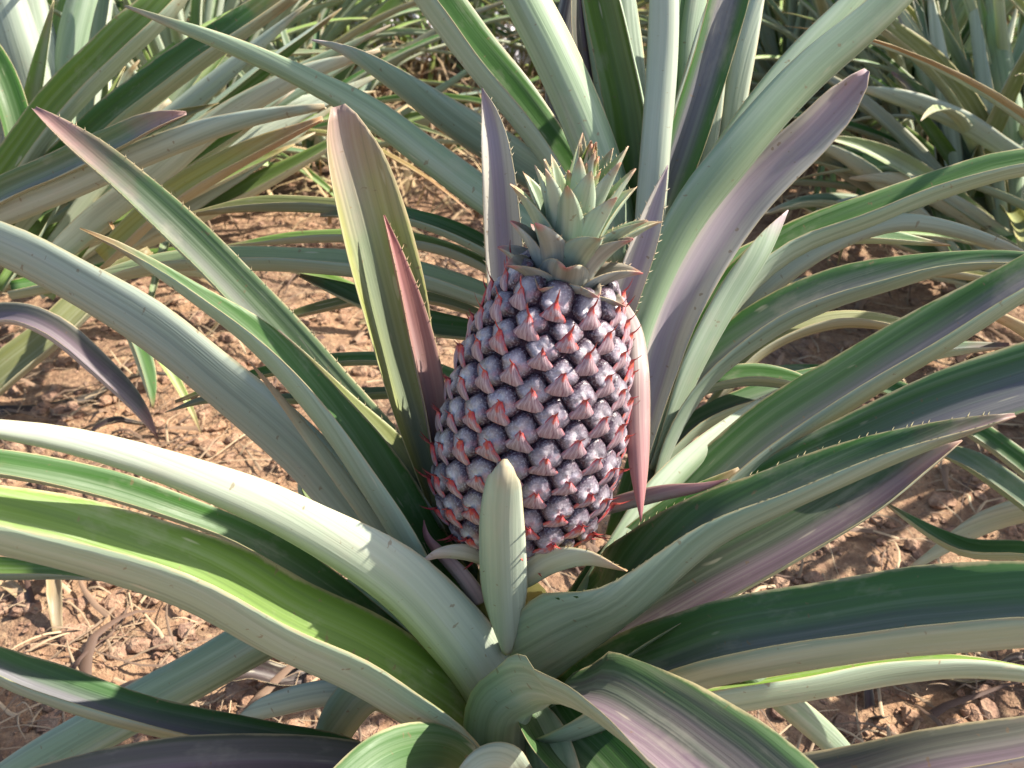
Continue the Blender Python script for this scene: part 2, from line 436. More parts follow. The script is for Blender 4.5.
LV = [
 # --- left fan, front
 ([(505,715,.59),(470,650,.565),(400,578,.53),(300,520,.49),(200,478,.455),(100,447,.43),(0,429,.41),(-120,420,.39),(-300,440,.38)],[54,66,60,46,36,28,17,12,2],128,'U',58,'pale',0),
 ([(490,750,.585),(440,702,.56),(370,655,.53),(290,617,.50),(200,572,.47),(100,540,.445),(0,518,.425),(-120,505,.40),(-280,520,.39)],[62,70,78,80,76,72,68,50,5],74,'U',64,'bright',0),
 ([(470,700,.61),(400,640,.59),(330,583,.56),(250,536,.53),(180,508,.51),(100,482,.495),(0,462,.475),(-150,450,.45)],[18,22,26,26,27,28,28,12],52,'U',56,'green',0),
 ([(500,670,.61),(440,600,.61),(370,525,.61),(310,458,.61),(230,388,.615),(150,325,.62),(60,272,.63),(-20,235,.64),(-150,190,.67)],[52,54,54,50,48,46,42,38,26],106,'U',58,'pale',0),
 ([(480,640,.585),(440,570,.575),(395,495,.56),(340,420,.545),(270,345,.53),(200,295,.515),(130,252,.505),(80,228,.50)],[44,50,50,42,32,20,9,1],74,'U',66,'green',0),
 ([(470,600,.60),(425,500,.60),(370,430,.605),(300,350,.615),(225,270,.625),(150,198,.635),(80,140,.645),(35,108,.65)],[38,42,42,40,38,34,24,5],38,'U',60,'pinktip',.007),
 ([(450,520,.60),(430,450,.585),(412,380,.57),(395,300,.555),(372,210,.54),(350,140,.53),(338,106,.525)],[30,40,52,64,66,48,14],30,'R',56,'pinkwash',0),
 ([(445,470,.575),(435,400,.56),(420,330,.55),(403,270,.54),(384,215,.535)],[20,24,24,16,1],40,'R',60,'pink',.005),
 ([(512,340,.59),(504,250,.575),(498,170,.56),(491,120,.555),(482,88,.55)],[38,38,32,20,1],4,'R',44,'lilac',.005),
 ([(430,600,.57),(350,490,.562),(290,410,.557),(250,362,.555)],[22,15,9,1],120,'U',60,'yellow',.005),
 ([(450,520,.59),(400,450,.585),(345,395,.58),(278,330,.575)],[26,20,12,1],60,'U',60,'pinkwash',.005),
 # --- finger leaf before the fruit
 ([(507,655,.560),(505,610,.538),(503,560,.511),(502,515,.490),(504,478,.477),(505,459,.478)],[8,44,47,42,30,5],172,'R',48,'pale',0),
 # --- right fan
 ([(520,672,.585),(560,628,.565),(620,582,.548),(700,524,.53),(780,489,.52),(860,457,.51),(940,432,.50),(1015,415,.495)],[56,72,72,56,46,38,24,3],[120,102,84,76,72,70,66,60],'U',66,'purple',.006),
 ([(550,672,.595),(620,622,.58),(700,578,.565),(780,538,.555),(860,496,.548),(920,462,.54),(962,440,.535)],[56,64,60,54,42,22,2],50,'U',50,'dusk',0),
 ([(590,600,.615),(640,565,.605),(700,528,.595),(780,480,.585),(860,440,.575),(940,405,.565),(1024,376,.555),(1120,350,.545),(1250,345,.53)],[30,36,42,50,58,62,66,60,10],34,'U',58,'purple',0),
 ([(560,640,.63),(610,575,.625),(680,508,.615),(760,436,.61),(850,378,.60),(940,325,.59),(1024,277,.58),(1120,225,.575),(1250,160,.57)],[40,48,54,56,54,50,40,34,6],66,'U',64,'purple',0),
 ([(620,540,.66),(650,440,.66),(690,350,.66),(735,285,.66),(790,240,.66),(870,210,.655),(950,180,.65),(1024,162,.645),(1120,158,.64),(1250,190,.64)],[30,35,36,36,36,32,30,26,24,5],76,'U',66,'green',0),
 ([(640,520,.65),(660,440,.645),(700,372,.64),(760,322,.635),(820,292,.63),(880,275,.625),(950,262,.62),(1024,260,.615),(1130,275,.6)],[25,30,36,40,40,34,22,16,8],70,'U',66,'purple',0),
 ([(650,430,.67),(690,375,.67),(740,312,.665),(800,262,.66),(850,234,.655),(900,222,.65),(950,228,.65),(1000,245,.65),(1060,275,.65)],[14,18,20,20,20,17,15,12,4],118,'U',60,'pale',0),
 ([(634,455,.63),(655,384,.62),(684,300,.605),(744,202,.60),(818,128,.59),(851,91,.585),(867,70,.58)],[28,34,42,46,42,30,6],14,'R',50,'lilac',0),
 ([(655,470,.645),(690,372,.64),(725,302,.635),(760,250,.63),(788,210,.63)],[12,20,26,20,1],[100,100,110,110,110],'L',50,'lilac',0),
 ([(600,480,.61),(622,385,.595),(645,305,.585),(684,222,.575),(738,150,.565),(803,78,.56),(870,20,.555),(930,-35,.55),(1010,-100,.55)],[24,28,32,38,42,40,36,28,10],148,'U',54,'grey',0),
 ([(640,330,.66),(690,220,.66),(735,140,.66),(795,62,.66),(850,5,.66),(900,-50,.66)],[25,30,30,28,24,8],150,'U',60,'grey',0),
 ([(570,620,.60),(610,560,.60),(650,500,.61),(700,450,.625),(745,415,.64),(790,385,.65)],[18,24,26,22,16,2],120,'U',60,'grey',0),
 ([(560,640,.605),(600,575,.60),(640,535,.598),(690,500,.597),(740,470,.6)],[30,34,30,24,8],40,'U',60,'green',0),
 ([(640,450,.70),(690,394,.70),(740,375,.70),(790,379,.70),(835,398,.70)],[10,16,22,20,6],74,'U',62,'green',0),
 # --- upright leaves behind the crown
 ([(636,320,.63),(660,220,.625),(690,130,.62),(715,50,.615),(735,-20,.61),(765,-90,.61)],[28,34,38,38,38,16],10,'R',48,'purple',0),
 ([(640,330,.61),(648,240,.60),(655,150,.59),(662,60,.585),(664,-20,.58),(665,-100,.58)],[24,28,30,30,28,10],150,'L',70,'pale',0),
 ([(680,240,.69),(688,120,.69),(690,40,.69),(700,-40,.69)],[18,26,28,20],150,'R',60,'grey',0),
 ([(634,300,.64),(634,200,.63),(626,120,.625),(612,50,.62),(597,-20,.615),(585,-80,.61)],[30,38,40,38,32,12],34,'L',66,'bright',0),
 ([(640,260,.66),(640,160,.66),(632,80,.66),(625,20,.66),(618,-50,.66)],[22,26,28,28,20],150,'R',60,'grey',0),
 ([(625,262,.62),(605,182,.605),(582,117,.595),(552,50,.585),(520,-12,.58),(486,-80,.575)],[36,44,46,46,44,28],165,'R',60,'grey',0),
 ([(610,250,.65),(568,170,.645),(528,112,.64),(482,55,.635),(437,-5,.63),(380,-70,.62)],[34,36,40,42,42,20],74,'R',66,'green',0),
 ([(628,240,.67),(614,155,.665),(602,85,.66),(592,20,.655),(586,-60,.65)],[30,36,42,40,22],8,'R',66,'violet',0),
 ([(600,215,.69),(575,150,.69),(565,90,.69),(570,30,.69),(580,-40,.69)],[34,44,40,34,20],150,'R',60,'dead',0),
 ([(650,260,.69),(664,170,.69),(676,90,.69),(684,10,.69),(690,-60,.69)],[14,20,22,20,8],60,'R',60,'green',0),
 ([(690,250,.70),(705,160,.70),(716,80,.70),(722,0,.70),(726,-60,.7)],[14,18,20,16,6],120,'R',60,'pale',0),
 ([(605,230,.67),(606,150,.665),(600,70,.66),(588,0,.655),(574,-60,.65)],[10,14,16,14,6],110,'L',60,'bright',0),
 ([(650,470,.69),(700,420,.70),(770,392,.71),(850,372,.72),(930,350,.73),(1010,345,.74)],[14,22,26,26,20,4],74,'U',60,'purple',0),
 ([(700,420,.76),(760,350,.77),(830,320,.78),(900,325,.79),(960,350,.8)],[10,16,18,14,2],80,'U',60,'olive',0),
 ([(660,330,.72),(720,270,.73),(790,240,.74),(870,235,.75),(950,245,.76)],[12,18,20,16,2],74,'U',60,'green',0),
 ([(420,620,.64),(330,520,.645),(310,480,.65),(330,440,.66)],[20,24,22,14],60,'R',60,'bright',0),
 ([(720,240,.70),(728,150,.70),(742,60,.70),(765,-30,.70)],[20,26,24,10],120,'R',60,'pale',0),
 ([(668,260,.655),(672,150,.65),(700,60,.65),(722,-20,.65)],[14,20,22,14],100,'L',60,'pale',0),
 # --- leaves going back to the left
 ([(620,240,.67),(560,190,.67),(510,155,.67),(455,120,.67),(400,82,.67),(345,50,.67),(312,40,.67)],[28,34,36,32,22,9,1],92,'U',62,'lilac',0),
 ([(560,250,.65),(490,200,.65),(430,155,.645),(370,112,.64),(300,75,.635),(230,45,.63),(170,22,.63),(125,6,.63)],[28,32,32,28,22,16,10,2],124,'U',60,'grey',0),
 ([(560,330,.67),(490,298,.67),(420,274,.67),(350,263,.675),(260,258,.68),(160,262,.69),(60,290,.70)],[18,24,27,26,24,20,6],80,'U',62,'pale',0),
 ([(540,300,.71),(480,245,.71),(410,216,.71),(330,205,.72),(250,204,.73),(180,216,.74)],[10,14,16,16,14,3],82,'U',60,'olive',0),
 ([(560,300,.69),(500,255,.69),(440,225,.69),(380,212,.70),(320,215,.71)],[12,18,18,14,3],74,'U',60,'green',0),
 ([(560,320,.70),(480,262,.71),(400,238,.72),(310,236,.73),(210,248,.75)],[10,14,15,12,2],82,'U',60,'sun_tint',0),
 ([(520,330,.72),(440,300,.73),(380,296,.74),(300,312,.75),(235,335,.76)],[8,11,12,9,1],70,'U',60,'olive',0),
 ([(470,400,.68),(400,392,.68),(300,398,.68),(215,398,.69),(165,412,.69)],[10,12,11,8,1],80,'U',60,'grey',0),
 ([(480,385,.66),(400,360,.66),(320,361,.665),(240,378,.67),(175,402,.675)],[12,14,13,10,2],70,'U',60,'green',0),
 ([(470,330,.69),(420,320,.69),(370,300,.69),(300,275,.69)],[20,26,22,4],50,'U',60,'green',0),
 # --- bottom
 ([(560,712,.58),(630,672,.55),(690,650,.52),(740,637,.50),(880,614,.465),(960,606,.445),(1040,602,.43),(1150,610,.41),(1280,640,.40)],[60,78,78,80,84,86,84,70,20],68,'U',66,'purple',0),
 ([(530,815,.57),(505,760,.56),(504,712,.54),(535,680,.515),(590,680,.485),(655,708,.45),(722,757,.415),(790,815,.385),(850,870,.37)],[56,74,74,52,58,84,104,112,100],[172,168,155,112,78,64,56,52,48],'U',[56,56,56,56,58,56,54,54,54],'dusk',0),
 ([(470,800,.54),(458,765,.525),(430,752,.51),(390,762,.49),(345,800,.47),(300,850,.45)],[40,50,58,62,60,50],[70,55,50,50,50,50],'U',60,'green',0),
 ([(420,790,.60),(340,752,.585),(270,738,.57),(200,726,.555),(130,709,.54),(60,686,.53),(0,664,.52),(-100,620,.5)],[30,32,32,34,36,38,34,10],64,'U',62,'purple',0),
 ([(440,800,.58),(380,772,.56),(300,760,.54),(220,760,.52),(130,770,.50),(30,792,.48),(-80,830,.46)],[40,46,48,50,50,46,30],50,'U',58,'violet',0),
 ([(420,650,.645),(350,600,.645),(290,622,.645),(200,672,.655),(110,722,.665),(20,775,.68),(-80,840,.72)],[30,44,46,46,46,44,30],140,'U',60,'grey',0),
 ([(420,722,.63),(380,697,.63),(330,692,.63),(270,706,.64),(232,724,.65)],[20,26,26,22,4],130,'U',60,'pale',0),
 ([(480,730,.61),(420,690,.61),(370,690,.61),(340,720,.61),(320,765,.6)],[30,38,40,38,30],100,'U',60,'grey',0),
 ([(528,800,.55),(517,775,.53),(500,760,.51),(478,766,.495),(455,795,.48)],[26,32,30,28,22],[150,130,110,110,110],'U',50,'pale',0),
 ([(535,690,.585),(565,725,.56),(605,760,.54),(650,810,.52)],[34,66,84,90],35,'R',58,'green',0),
 ([(520,700,.59),(545,740,.565),(560,790,.54)],[30,44,50],120,'R',60,'grey',0),
 ([(560,760,.56),(640,780,.53),(740,792,.50),(830,778,.48),(920,757,.465),(1024,740,.455),(1120,720,.45)],[40,50,56,54,50,46,40],62,'U',60,'violet',0),
 ([(600,722,.62),(680,706,.62),(750,695,.62),(820,683,.625),(890,671,.63),(960,666,.635),(1030,674,.64),(1100,690,.65)],[20,26,28,28,26,22,16,4],88,'U',62,'bright',0),
 ([(700,640,.63),(745,668,.635),(790,705,.65),(840,750,.68),(880,800,.70)],[26,28,26,24,10],140,'U',60,'grey',0),
 ([(700,600,.66),(760,560,.67),(825,525,.68),(845,517,.68)],[14,16,12,1],70,'U',60,'yellow',0),
 # --- small pink bracts round the fruit
 ([(618,300,.575),(632,330,.555),(636,370,.54),(637,420,.535),(639,470,.532),(641,522,.53)],[12,20,26,26,18,1],172,'R',50,'pink',0),
 ([(590,512,.565),(630,500,.55),(665,492,.54),(700,487,.53),(728,479,.525)],[14,17,14,8,1],140,'U',50,'pink',0),
 ([(610,345,.60),(628,290,.58),(645,240,.57),(657,200,.565),(668,165,.56)],[26,28,26,16,1],8,'R',44,'lilac',.005),
 ([(505,566,.56),(472,553,.545),(442,552,.535),(420,562,.53)],[14,15,10,1],100,'U',60,'pinkwash',0),
 ([(522,575,.55),(552,560,.535),(588,557,.525),(627,571,.515)],[26,24,15,1],100,'U',56,'yellow',.004),
 ([(480,600,.56),(462,575,.552),(430,540,.55),(424,520,.55)],[16,14,8,1],110,'R',60,'pink',0),
]
for p, wv, e, d, c, k, s in LV:
    leaf(MP, p, wv, e, d, c, k, spines=s)

# ------------------------------------------------------------------ the fruit
M_PULP = NT('fruit_skin_gap').fin((.035, .012, .022), .7, .3)
def eye_mat():
    s = NT('fruitlet_skin')
    uv = s.n('ShaderNodeUVMap', uv_map='UVMap').outputs[0]
    g = s.n('ShaderNodeTexCoord').outputs['Object']
    rnd = s.n('ShaderNodeObjectInfo').outputs['Random']
    n1 = s.noise(g, 260, 4, .6); n2 = s.noise(g, 900, 3, .6)
    sep = s.n('ShaderNodeSeparateXYZ'); s.put(sep.inputs[0], uv)      # x = radius from centre 0..1, y = height 0..1
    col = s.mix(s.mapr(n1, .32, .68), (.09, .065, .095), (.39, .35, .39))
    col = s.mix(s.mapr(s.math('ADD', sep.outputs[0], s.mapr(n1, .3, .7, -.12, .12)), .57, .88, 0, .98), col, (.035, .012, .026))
    col = s.mix(s.mapr(s.math('ADD', sep.outputs[0], s.mapr(n1, .3, .7, -.3, .3)), .05, .5, .8, 0), col, (.64, .61, .62))  # pale waxy middle, with a highlight painted into the skin colour
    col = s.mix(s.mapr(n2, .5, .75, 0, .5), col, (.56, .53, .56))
    col = s.mix(s.mapr(s.noise(g, 120, 3), .55, .72, 0, .6), col, (.40, .13, .14))
    hs = s.n('ShaderNodeHueSaturation'); s.put(hs.inputs['Color'], col); s.put(hs.inputs['Value'], s.mapr(rnd, 0, 1, .85, 1.15))
    b = s.bump(n1, .5, .0012); b = s.bump(n2, .3, .0004, b)
    return s.fin(hs.outputs[0], .38, .5, b)
def bract_mat(name, sh):
    s = NT(name)
    uv = s.n('ShaderNodeUVMap', uv_map='UVMap').outputs[0]
    sep = s.n('ShaderNodeSeparateXYZ'); s.put(sep.inputs[0], uv)      # x across, y base..tip
    g = s.n('ShaderNodeTexCoord').outputs['Object']
    fib = s.noise(s.scale(uv, 11, 1.6, 1), 1, 4, .6); n1 = s.noise(g, 350, 3)
    col = s.mix(s.mapr(fib, .35, .65), (.20, .10, .13), (.52, .40, .41))
    e = s.math('ABSOLUTE', s.math('SUBTRACT', sep.outputs[0], .5))
    f = s.math('ADD', s.mapr(sep.outputs[1], .30, .72), s.mapr(e, .36, .48, 0, .6))
    f = s.math('ADD', f, s.mapr(s.math('ADD', e, s.mapr(sep.outputs[1], .15, .7, .13, -.03)), .03, .17, .45, 0))
    f = s.math('ADD', f, s.mapr(n1, .32, .7, -.5 + sh, .3 + sh))
    col = s.mix(s.mapr(f, .25, .95, 0, .95), col, s.mix(s.mapr(n1, .45, .7), (.40, .025, .035), (.56, .13, .07)))
    col = s.mix(s.mapr(sep.outputs[1], .86, 1, 0, .8), col, (.20, .09, .05))
    return s.fin(col, .5, .35, s.bump(fib, .5, .0008), .06)
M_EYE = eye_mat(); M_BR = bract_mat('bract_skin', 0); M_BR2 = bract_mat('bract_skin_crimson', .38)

A0 = at(515, 512, .569); A1 = at(563, 281, .503)       # fruit axis: bottom, shoulder
ax = (A1 - A0); FL = ax.length; ax.normalize()
S0 = (Vector((0, -1, 0)) - ax * ax.dot(Vector((0, -1, 0)))).normalized(); S1 = ax.cross(S0)
def prof(t):
    # radius of the fruit along its axis, t 0..1
    q = (t - .26) / .88 if t > .26 else (.26 - t) / .41
    return .0482 * max(.0, 1 - q ** (1.9 if t > .26 else 2.5)) ** .5
def fpt(t, a):
    r = prof(t); return A0 + ax * (FL * (t * 1.0)) + (S0 * math.cos(a) + S1 * math.sin(a)) * r
PA = empty('pineapple', A0 - ax * .012)
tag(PA, 'unripe reddish purple pineapple fruit with a small spiny crown', 'pineapple')
po = PA.location
T0, T1 = -.13, 1.02
V = []; Fc = []; n = 40; m = 36
for i in range(m + 1):
    t = T0 + (T1 - T0) * i / m
    for j in range(n):
        p = fpt(t, 6.2832 * j / n); c = A0 + ax * FL * t
        V.append(c + (p - c) * .97 - po)
        if i: Fc.append(((i - 1) * n + j, (i - 1) * n + (j + 1) % n, i * n + (j + 1) % n, i * n + j))
fruit = mk('fruit_body', V, Fc, [M_PULP], parent=PA)
# peduncle
V = []; Fc = []
for i in range(8):
    c = A0 - ax * (.005 + .02 * i); 
    for j in range(16):
        a = j / 16 * 6.2832; V.append(c + (S0 * math.cos(a) + S1 * math.sin(a)) * .014 - po)
        if i: Fc.append((i * 16 + j, i * 16 + (j + 1) % 16, (i - 1) * 16 + (j + 1) % 16, (i - 1) * 16 + j))
mk('stalk', V, Fc, [KINDS['pale'][0]], parent=PA)

# equal-area golden-angle placement
ts = np.linspace(T0 + .012, T1 - .04, 400); dA = []
for i, t in enumerate(ts):
    r = prof(t); dr = (prof(t + .005) - prof(t - .005)) / (.01 * FL); dA.append(r * math.sqrt(1 + dr * dr))
cum = np.cumsum(dA); cum = (cum - cum[0]) / (cum[-1] - cum[0])
NE = 150
def eye_geo(rx, ry, hgt_, rg, cell):
    """hexagonal swollen fruitlet, local frame x side, y up the fruit, z out"""
    V = [(0, 0, 0)]; UVs = [(0, 0)]; Fc = []
    nr, ns = 8, 24
    tilt = rg.uniform(.1, .3); off = rg.random() * 9
    for i in range(nr + 1):
        r = i / nr if i else 0
        if i == 0: continue
        for j in range(ns):
            a = j / ns * 6.2832
            cr_ = cell[j]                                  # the fruitlet fills its own cell between its neighbours
            x = math.cos(a) * cr_ * r; y = math.sin(a) * cr_ * r
            z = hgt_ * ((1 - r ** 3.2) ** .6) + .0007 * noise.noise(Vector((x * 500, y * 500, off)))
            z *= 1 - tilt * math.sin(a) * r * .6
            z += .0006 * math.sin(a * 3 + off) * r * (1 - r) * 3 - .0009 * math.exp(-(r / .22) ** 2) + .0006 * noise.noise(Vector((x * 160, y * 160, off)))
            if i == nr: z = -.002
            V.append((x, y, z)); UVs.append((r, (a / 6.2832)))
    V[0] = (0, 0, hgt_ - .0002)
    for j in range(ns): Fc.append((0, 1 + j, 1 + (j + 1) % ns))
    for i in range(1, nr):
        for j in range(ns):
            a = 1 + (i - 1) * ns + j; b = 1 + (i - 1) * ns + (j + 1) % ns
            Fc.append((a, a + ns, b + ns, b))
    return V, UVs, Fc
def bract_geo(rx, ry, hgt_, rg, k=1.0):
    """scale rising from the lower edge of the fruitlet to a red point at its middle, ending in a curled spine"""
    V = []; UVs = []; Fc = []; n, m = 13, 8
    up = rg.uniform(-.05, .3) * ry; spine = rg.uniform(.004, .008) * k; lat = rg.uniform(-.0012, .0012); curl = rg.uniform(-.4, 1.2)
    for side in (0, 1):
        for i in range(n + 1):
            t = i / n
            if t <= .7:
                s = t / .7; y = -ry * 1.02 + (ry * 1.02 + up) * s
                wv = rx * (.88 * (1 - s) ** 1.15 * min(1, .7 + 2 * s) + .15 * (1 - .3 * s)); 
                base = hgt_ * max(0, 1 - min(1, abs(y) / (ry * 1.05)) ** 3.0) ** .75
                z = base + .0011 + .0015 * s; yy = y
            else:
                s = (t - .7) / .3; wv = rx * .085 * (1 - s) + .00012
                yy = up + spine * (.55 * s) - curl * .0012 * s * s; z = hgt_ + .0026 + spine * (.8 * s - .25 * s * s)
            for j in range(m + 1):
                u = -1 + 2 * j / m
                zz = z - .0032 * u * u * (1 - .6 * t) * (1 if t < .7 else .1) + .0007 * noise.noise(Vector((u * 2.6, t * 2, lat * 9000)))* (1 - t)
                if t < .7: zz = max(zz, base * (1 - abs(u) ** 2.5 * .62) + .0005)
                V.append((u * wv + lat * max(0, t - .5) * 2, yy, zz - (.0006 * (1 - t) + .0001 if side else 0))); UVs.append((j / m, t))
    q = (n + 1) * (m + 1)
    for i in range(n):
        for j in range(m):
            a = i * (m + 1) + j; b = a + m + 1
            Fc += [(a, a + 1, b + 1, b), (q + a + 1, q + a, q + b, q + b + 1)]
        a = i * (m + 1); b = a + m + 1
        Fc += [(q + a, a, b, q + b), (a + m, q + a + m, q + b + m, b + m)]
    return V, UVs, Fc
rg = random.Random(21)
eyes = []
NCOL, PIT = 21, .0205 / FL
pos = []
for c_ in range(NCOL):
    for m_ in range(-1, 9):
        t = T0 + .035 + (m_ + (c_ * 10 / 21) % 1) * PIT
        if T0 + .03 < t < T1 - .015: pos.append((t, c_ / NCOL * 6.2832 + .12 * t))
pos.sort()
for i, (t, a) in enumerate(pos):
    t += rg.uniform(-.006, .006); a += rg.uniform(-.02, .02)
    p = fpt(t, a); e_ = .004
    du = (fpt(t + e_, a) - fpt(t - e_, a)).normalized(); dv = (fpt(t, a + .01) - fpt(t, a - .01)).normalized()
    nrm = dv.cross(du).normalized()
    c = A0 + ax * FL * t
    if nrm.dot(p - c) < 0: nrm = -nrm
    vis = nrm.dot((CAM - p).normalized())
    eyes.append((vis, i, t, p, nrm, du))
cells = {}
for vis, i, t, p, nrm, du in eyes:
    side = du.cross(nrm).normalized(); nb = []
    for e2 in eyes:
        dd = e2[3] - p
        if e2[1] != i and dd.length < .034:
            x, y = dd.dot(side), dd.dot(du); h_ = math.hypot(x, y)
            if h_ > .004: sc_ = dd.length / h_; nb.append((x * sc_, y * sc_))
    cell = []
    for j in range(24):
        a = j / 24 * 6.2832; rr = .0125
        for x, y in nb:
            h_ = math.hypot(x, y); c_ = (x * math.cos(a) + y * math.sin(a)) / h_
            if c_ > .05: rr = min(rr, h_ / 2 / c_)
        cell.append(rr)
    cells[i] = [(.25 * cell[j - 1] + .5 * cell[j] + .25 * cell[(j + 1) % 24]) * 1.0 for j in range(24)]
    cells[i] = [q_ * .975 for q_ in cells[i]]
eyes.sort(key=lambda q: -q[0])
sV = []; sU = []; sF = []; bV = []; bU = []; bF = []
for q, (vis, i, t, p, nrm, du) in enumerate(eyes):
    s = .80 + .20 * min(1, prof(t) / .048); s *= rg.uniform(.95, 1.05)
    if t > .85: s *= .88
    cell = cells[i]
    rx = (cell[0] + cell[12]) / 2; ry = (cell[18] + cell[6]) / 2
    hh = .0033 * rg.uniform(.9, 1.1) * min(1, (rx + ry) / .014)
    side = du.cross(nrm).normalized()
    rot = Matrix((side, du, nrm)).transposed() 
    long = 1.0 + .9 * (t < .3) + .5 * (t > .8)
    ev, eu, ef = eye_geo(rx, ry, hh, rg, cell); bv, bu, bf = bract_geo(rx, cell[18], hh, rg, long)
    tr = lambda L: [rot @ Vector(v) + p - po for v in L]
    if q < 100:
        # object-local coordinates: origin at the eye
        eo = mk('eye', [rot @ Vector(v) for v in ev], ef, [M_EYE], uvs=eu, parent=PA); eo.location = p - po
        mk('bract', [rot @ Vector(v) for v in bv], bf, [M_BR2 if rg.random() < .12 + .55 * (t < .3) + .35 * (nrm.x < -.45) else M_BR], uvs=bu, parent=eo)
    else:
        k0 = len(sV); sV += tr(ev); sU += eu; sF += [tuple(k0 + x for x in f_) for f_ in ef]
        k0 = len(bV); bV += tr(bv); bU += bu; bF += [tuple(k0 + x for x in f_) for f_ in bf]
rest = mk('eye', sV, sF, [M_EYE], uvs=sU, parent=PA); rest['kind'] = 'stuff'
mk('bract', bV, bF, [M_BR], uvs=bU, parent=rest)['kind'] = 'stuff'

# ------------------------------------------------------------------ crown
def crown_kind(name, edge, mid, tip):
    a = leaf_face(name + '_top', edge, mid, tip, False, tipv=(.80, 1.0), rough=.45, trans=.08, bloom=.3, blot=.4)
    b = leaf_face(name + '_under', mid, tuple(c * 1.1 for c in mid), tip, True, tipv=(.80, 1.0), rough=.5, trans=.08, bloom=.45, blot=.3)
    return (a, b)
CK = [crown_kind('crown_leaf_green', (.25, .33, .16), (.32, .40, .28), (.42, .24, .15)),
      crown_kind('crown_leaf_rosy', (.24, .20, .15), (.23, .23, .20), (.50, .15, .14)),
      crown_kind('crown_leaf_young', (.22, .30, .07), (.24, .33, .10), (.45, .16, .09))]
CB = A0 + ax * FL * .915
CR = empty('crown', CB - po); CR.parent = PA
# crown heart, so that no gap shows between the leaf bases
V = []; Fc = []
for i in range(11):
    t = i / 10; r = .021 * (1 - t ** 1.7) + .001
    for j in range(16):
        a = j / 16 * 6.2832; V.append(ax * (t * .045 - .006) + (S0 * math.cos(a) + S1 * math.sin(a)) * r)
        if i: Fc.append(((i - 1) * 16 + j, (i - 1) * 16 + (j + 1) % 16, i * 16 + (j + 1) % 16, i * 16 + j))
mk('crown_heart', V, Fc, [CK[0][0]], parent=CR)
rg = random.Random(8); NC = 52
for i in range(NC):
    f = i / (NC - 1); a = i * R(137.508) + 1.0
    h = f ** 1.05 * .056 - .001
    rad = .0235 * (1 - f ** 2.0) + .001
    el = R(30 + 52 * f ** .9 + rg.uniform(-8, 8))
    L = (.029 + .017 * math.sin(min(1, f * 1.3) * 2.5)) * rg.uniform(.9, 1.12)
    if f < .25: L *= .8
    if f > .8: L *= .72
    Wm = (.0300 - .0160 * f) * rg.uniform(.92, 1.08)
    rd = S0 * math.cos(a) + S1 * math.sin(a); tg = -S0 * math.sin(a) + S1 * math.cos(a)
    n = 16; C = []; N = []; B = []; Wd = []; cp = []
    p = Vector(ax * h + rd * rad * .62)
    for q in range(n):
        t = q / (n - 1)
        e = el + (.75 * (1 - t) ** 1.5 - .35 * t * (1 - f)) * (1 - f * .7) + (.25 * t if f > .5 else 0)
        T = rd * math.cos(e) + ax * math.sin(e); Nn = ax * math.cos(e) - rd * math.sin(e)
        if q: p = p + T * L / (n - 1)
        C.append(np.array(p)); N.append(np.array(Nn)); B.append(np.array(T.cross(Nn)))
        Wd.append(Wm * min(1, .75 + t) * (max(0, 1 - t ** 1.45)) ** .9 + .0005); cp.append(R(46 + 8 * t))
    kk = CK[1] if f < .3 else (CK[2] if f > .78 else CK[0])
    blade(np.array(C), np.array(N), np.array(B), np.array(Wd), cp, None, CR, name='crown_leaf', thick=.0014, na=8, spines=.0032, spine_len=.0014, seed=900 + i, mats=kk)

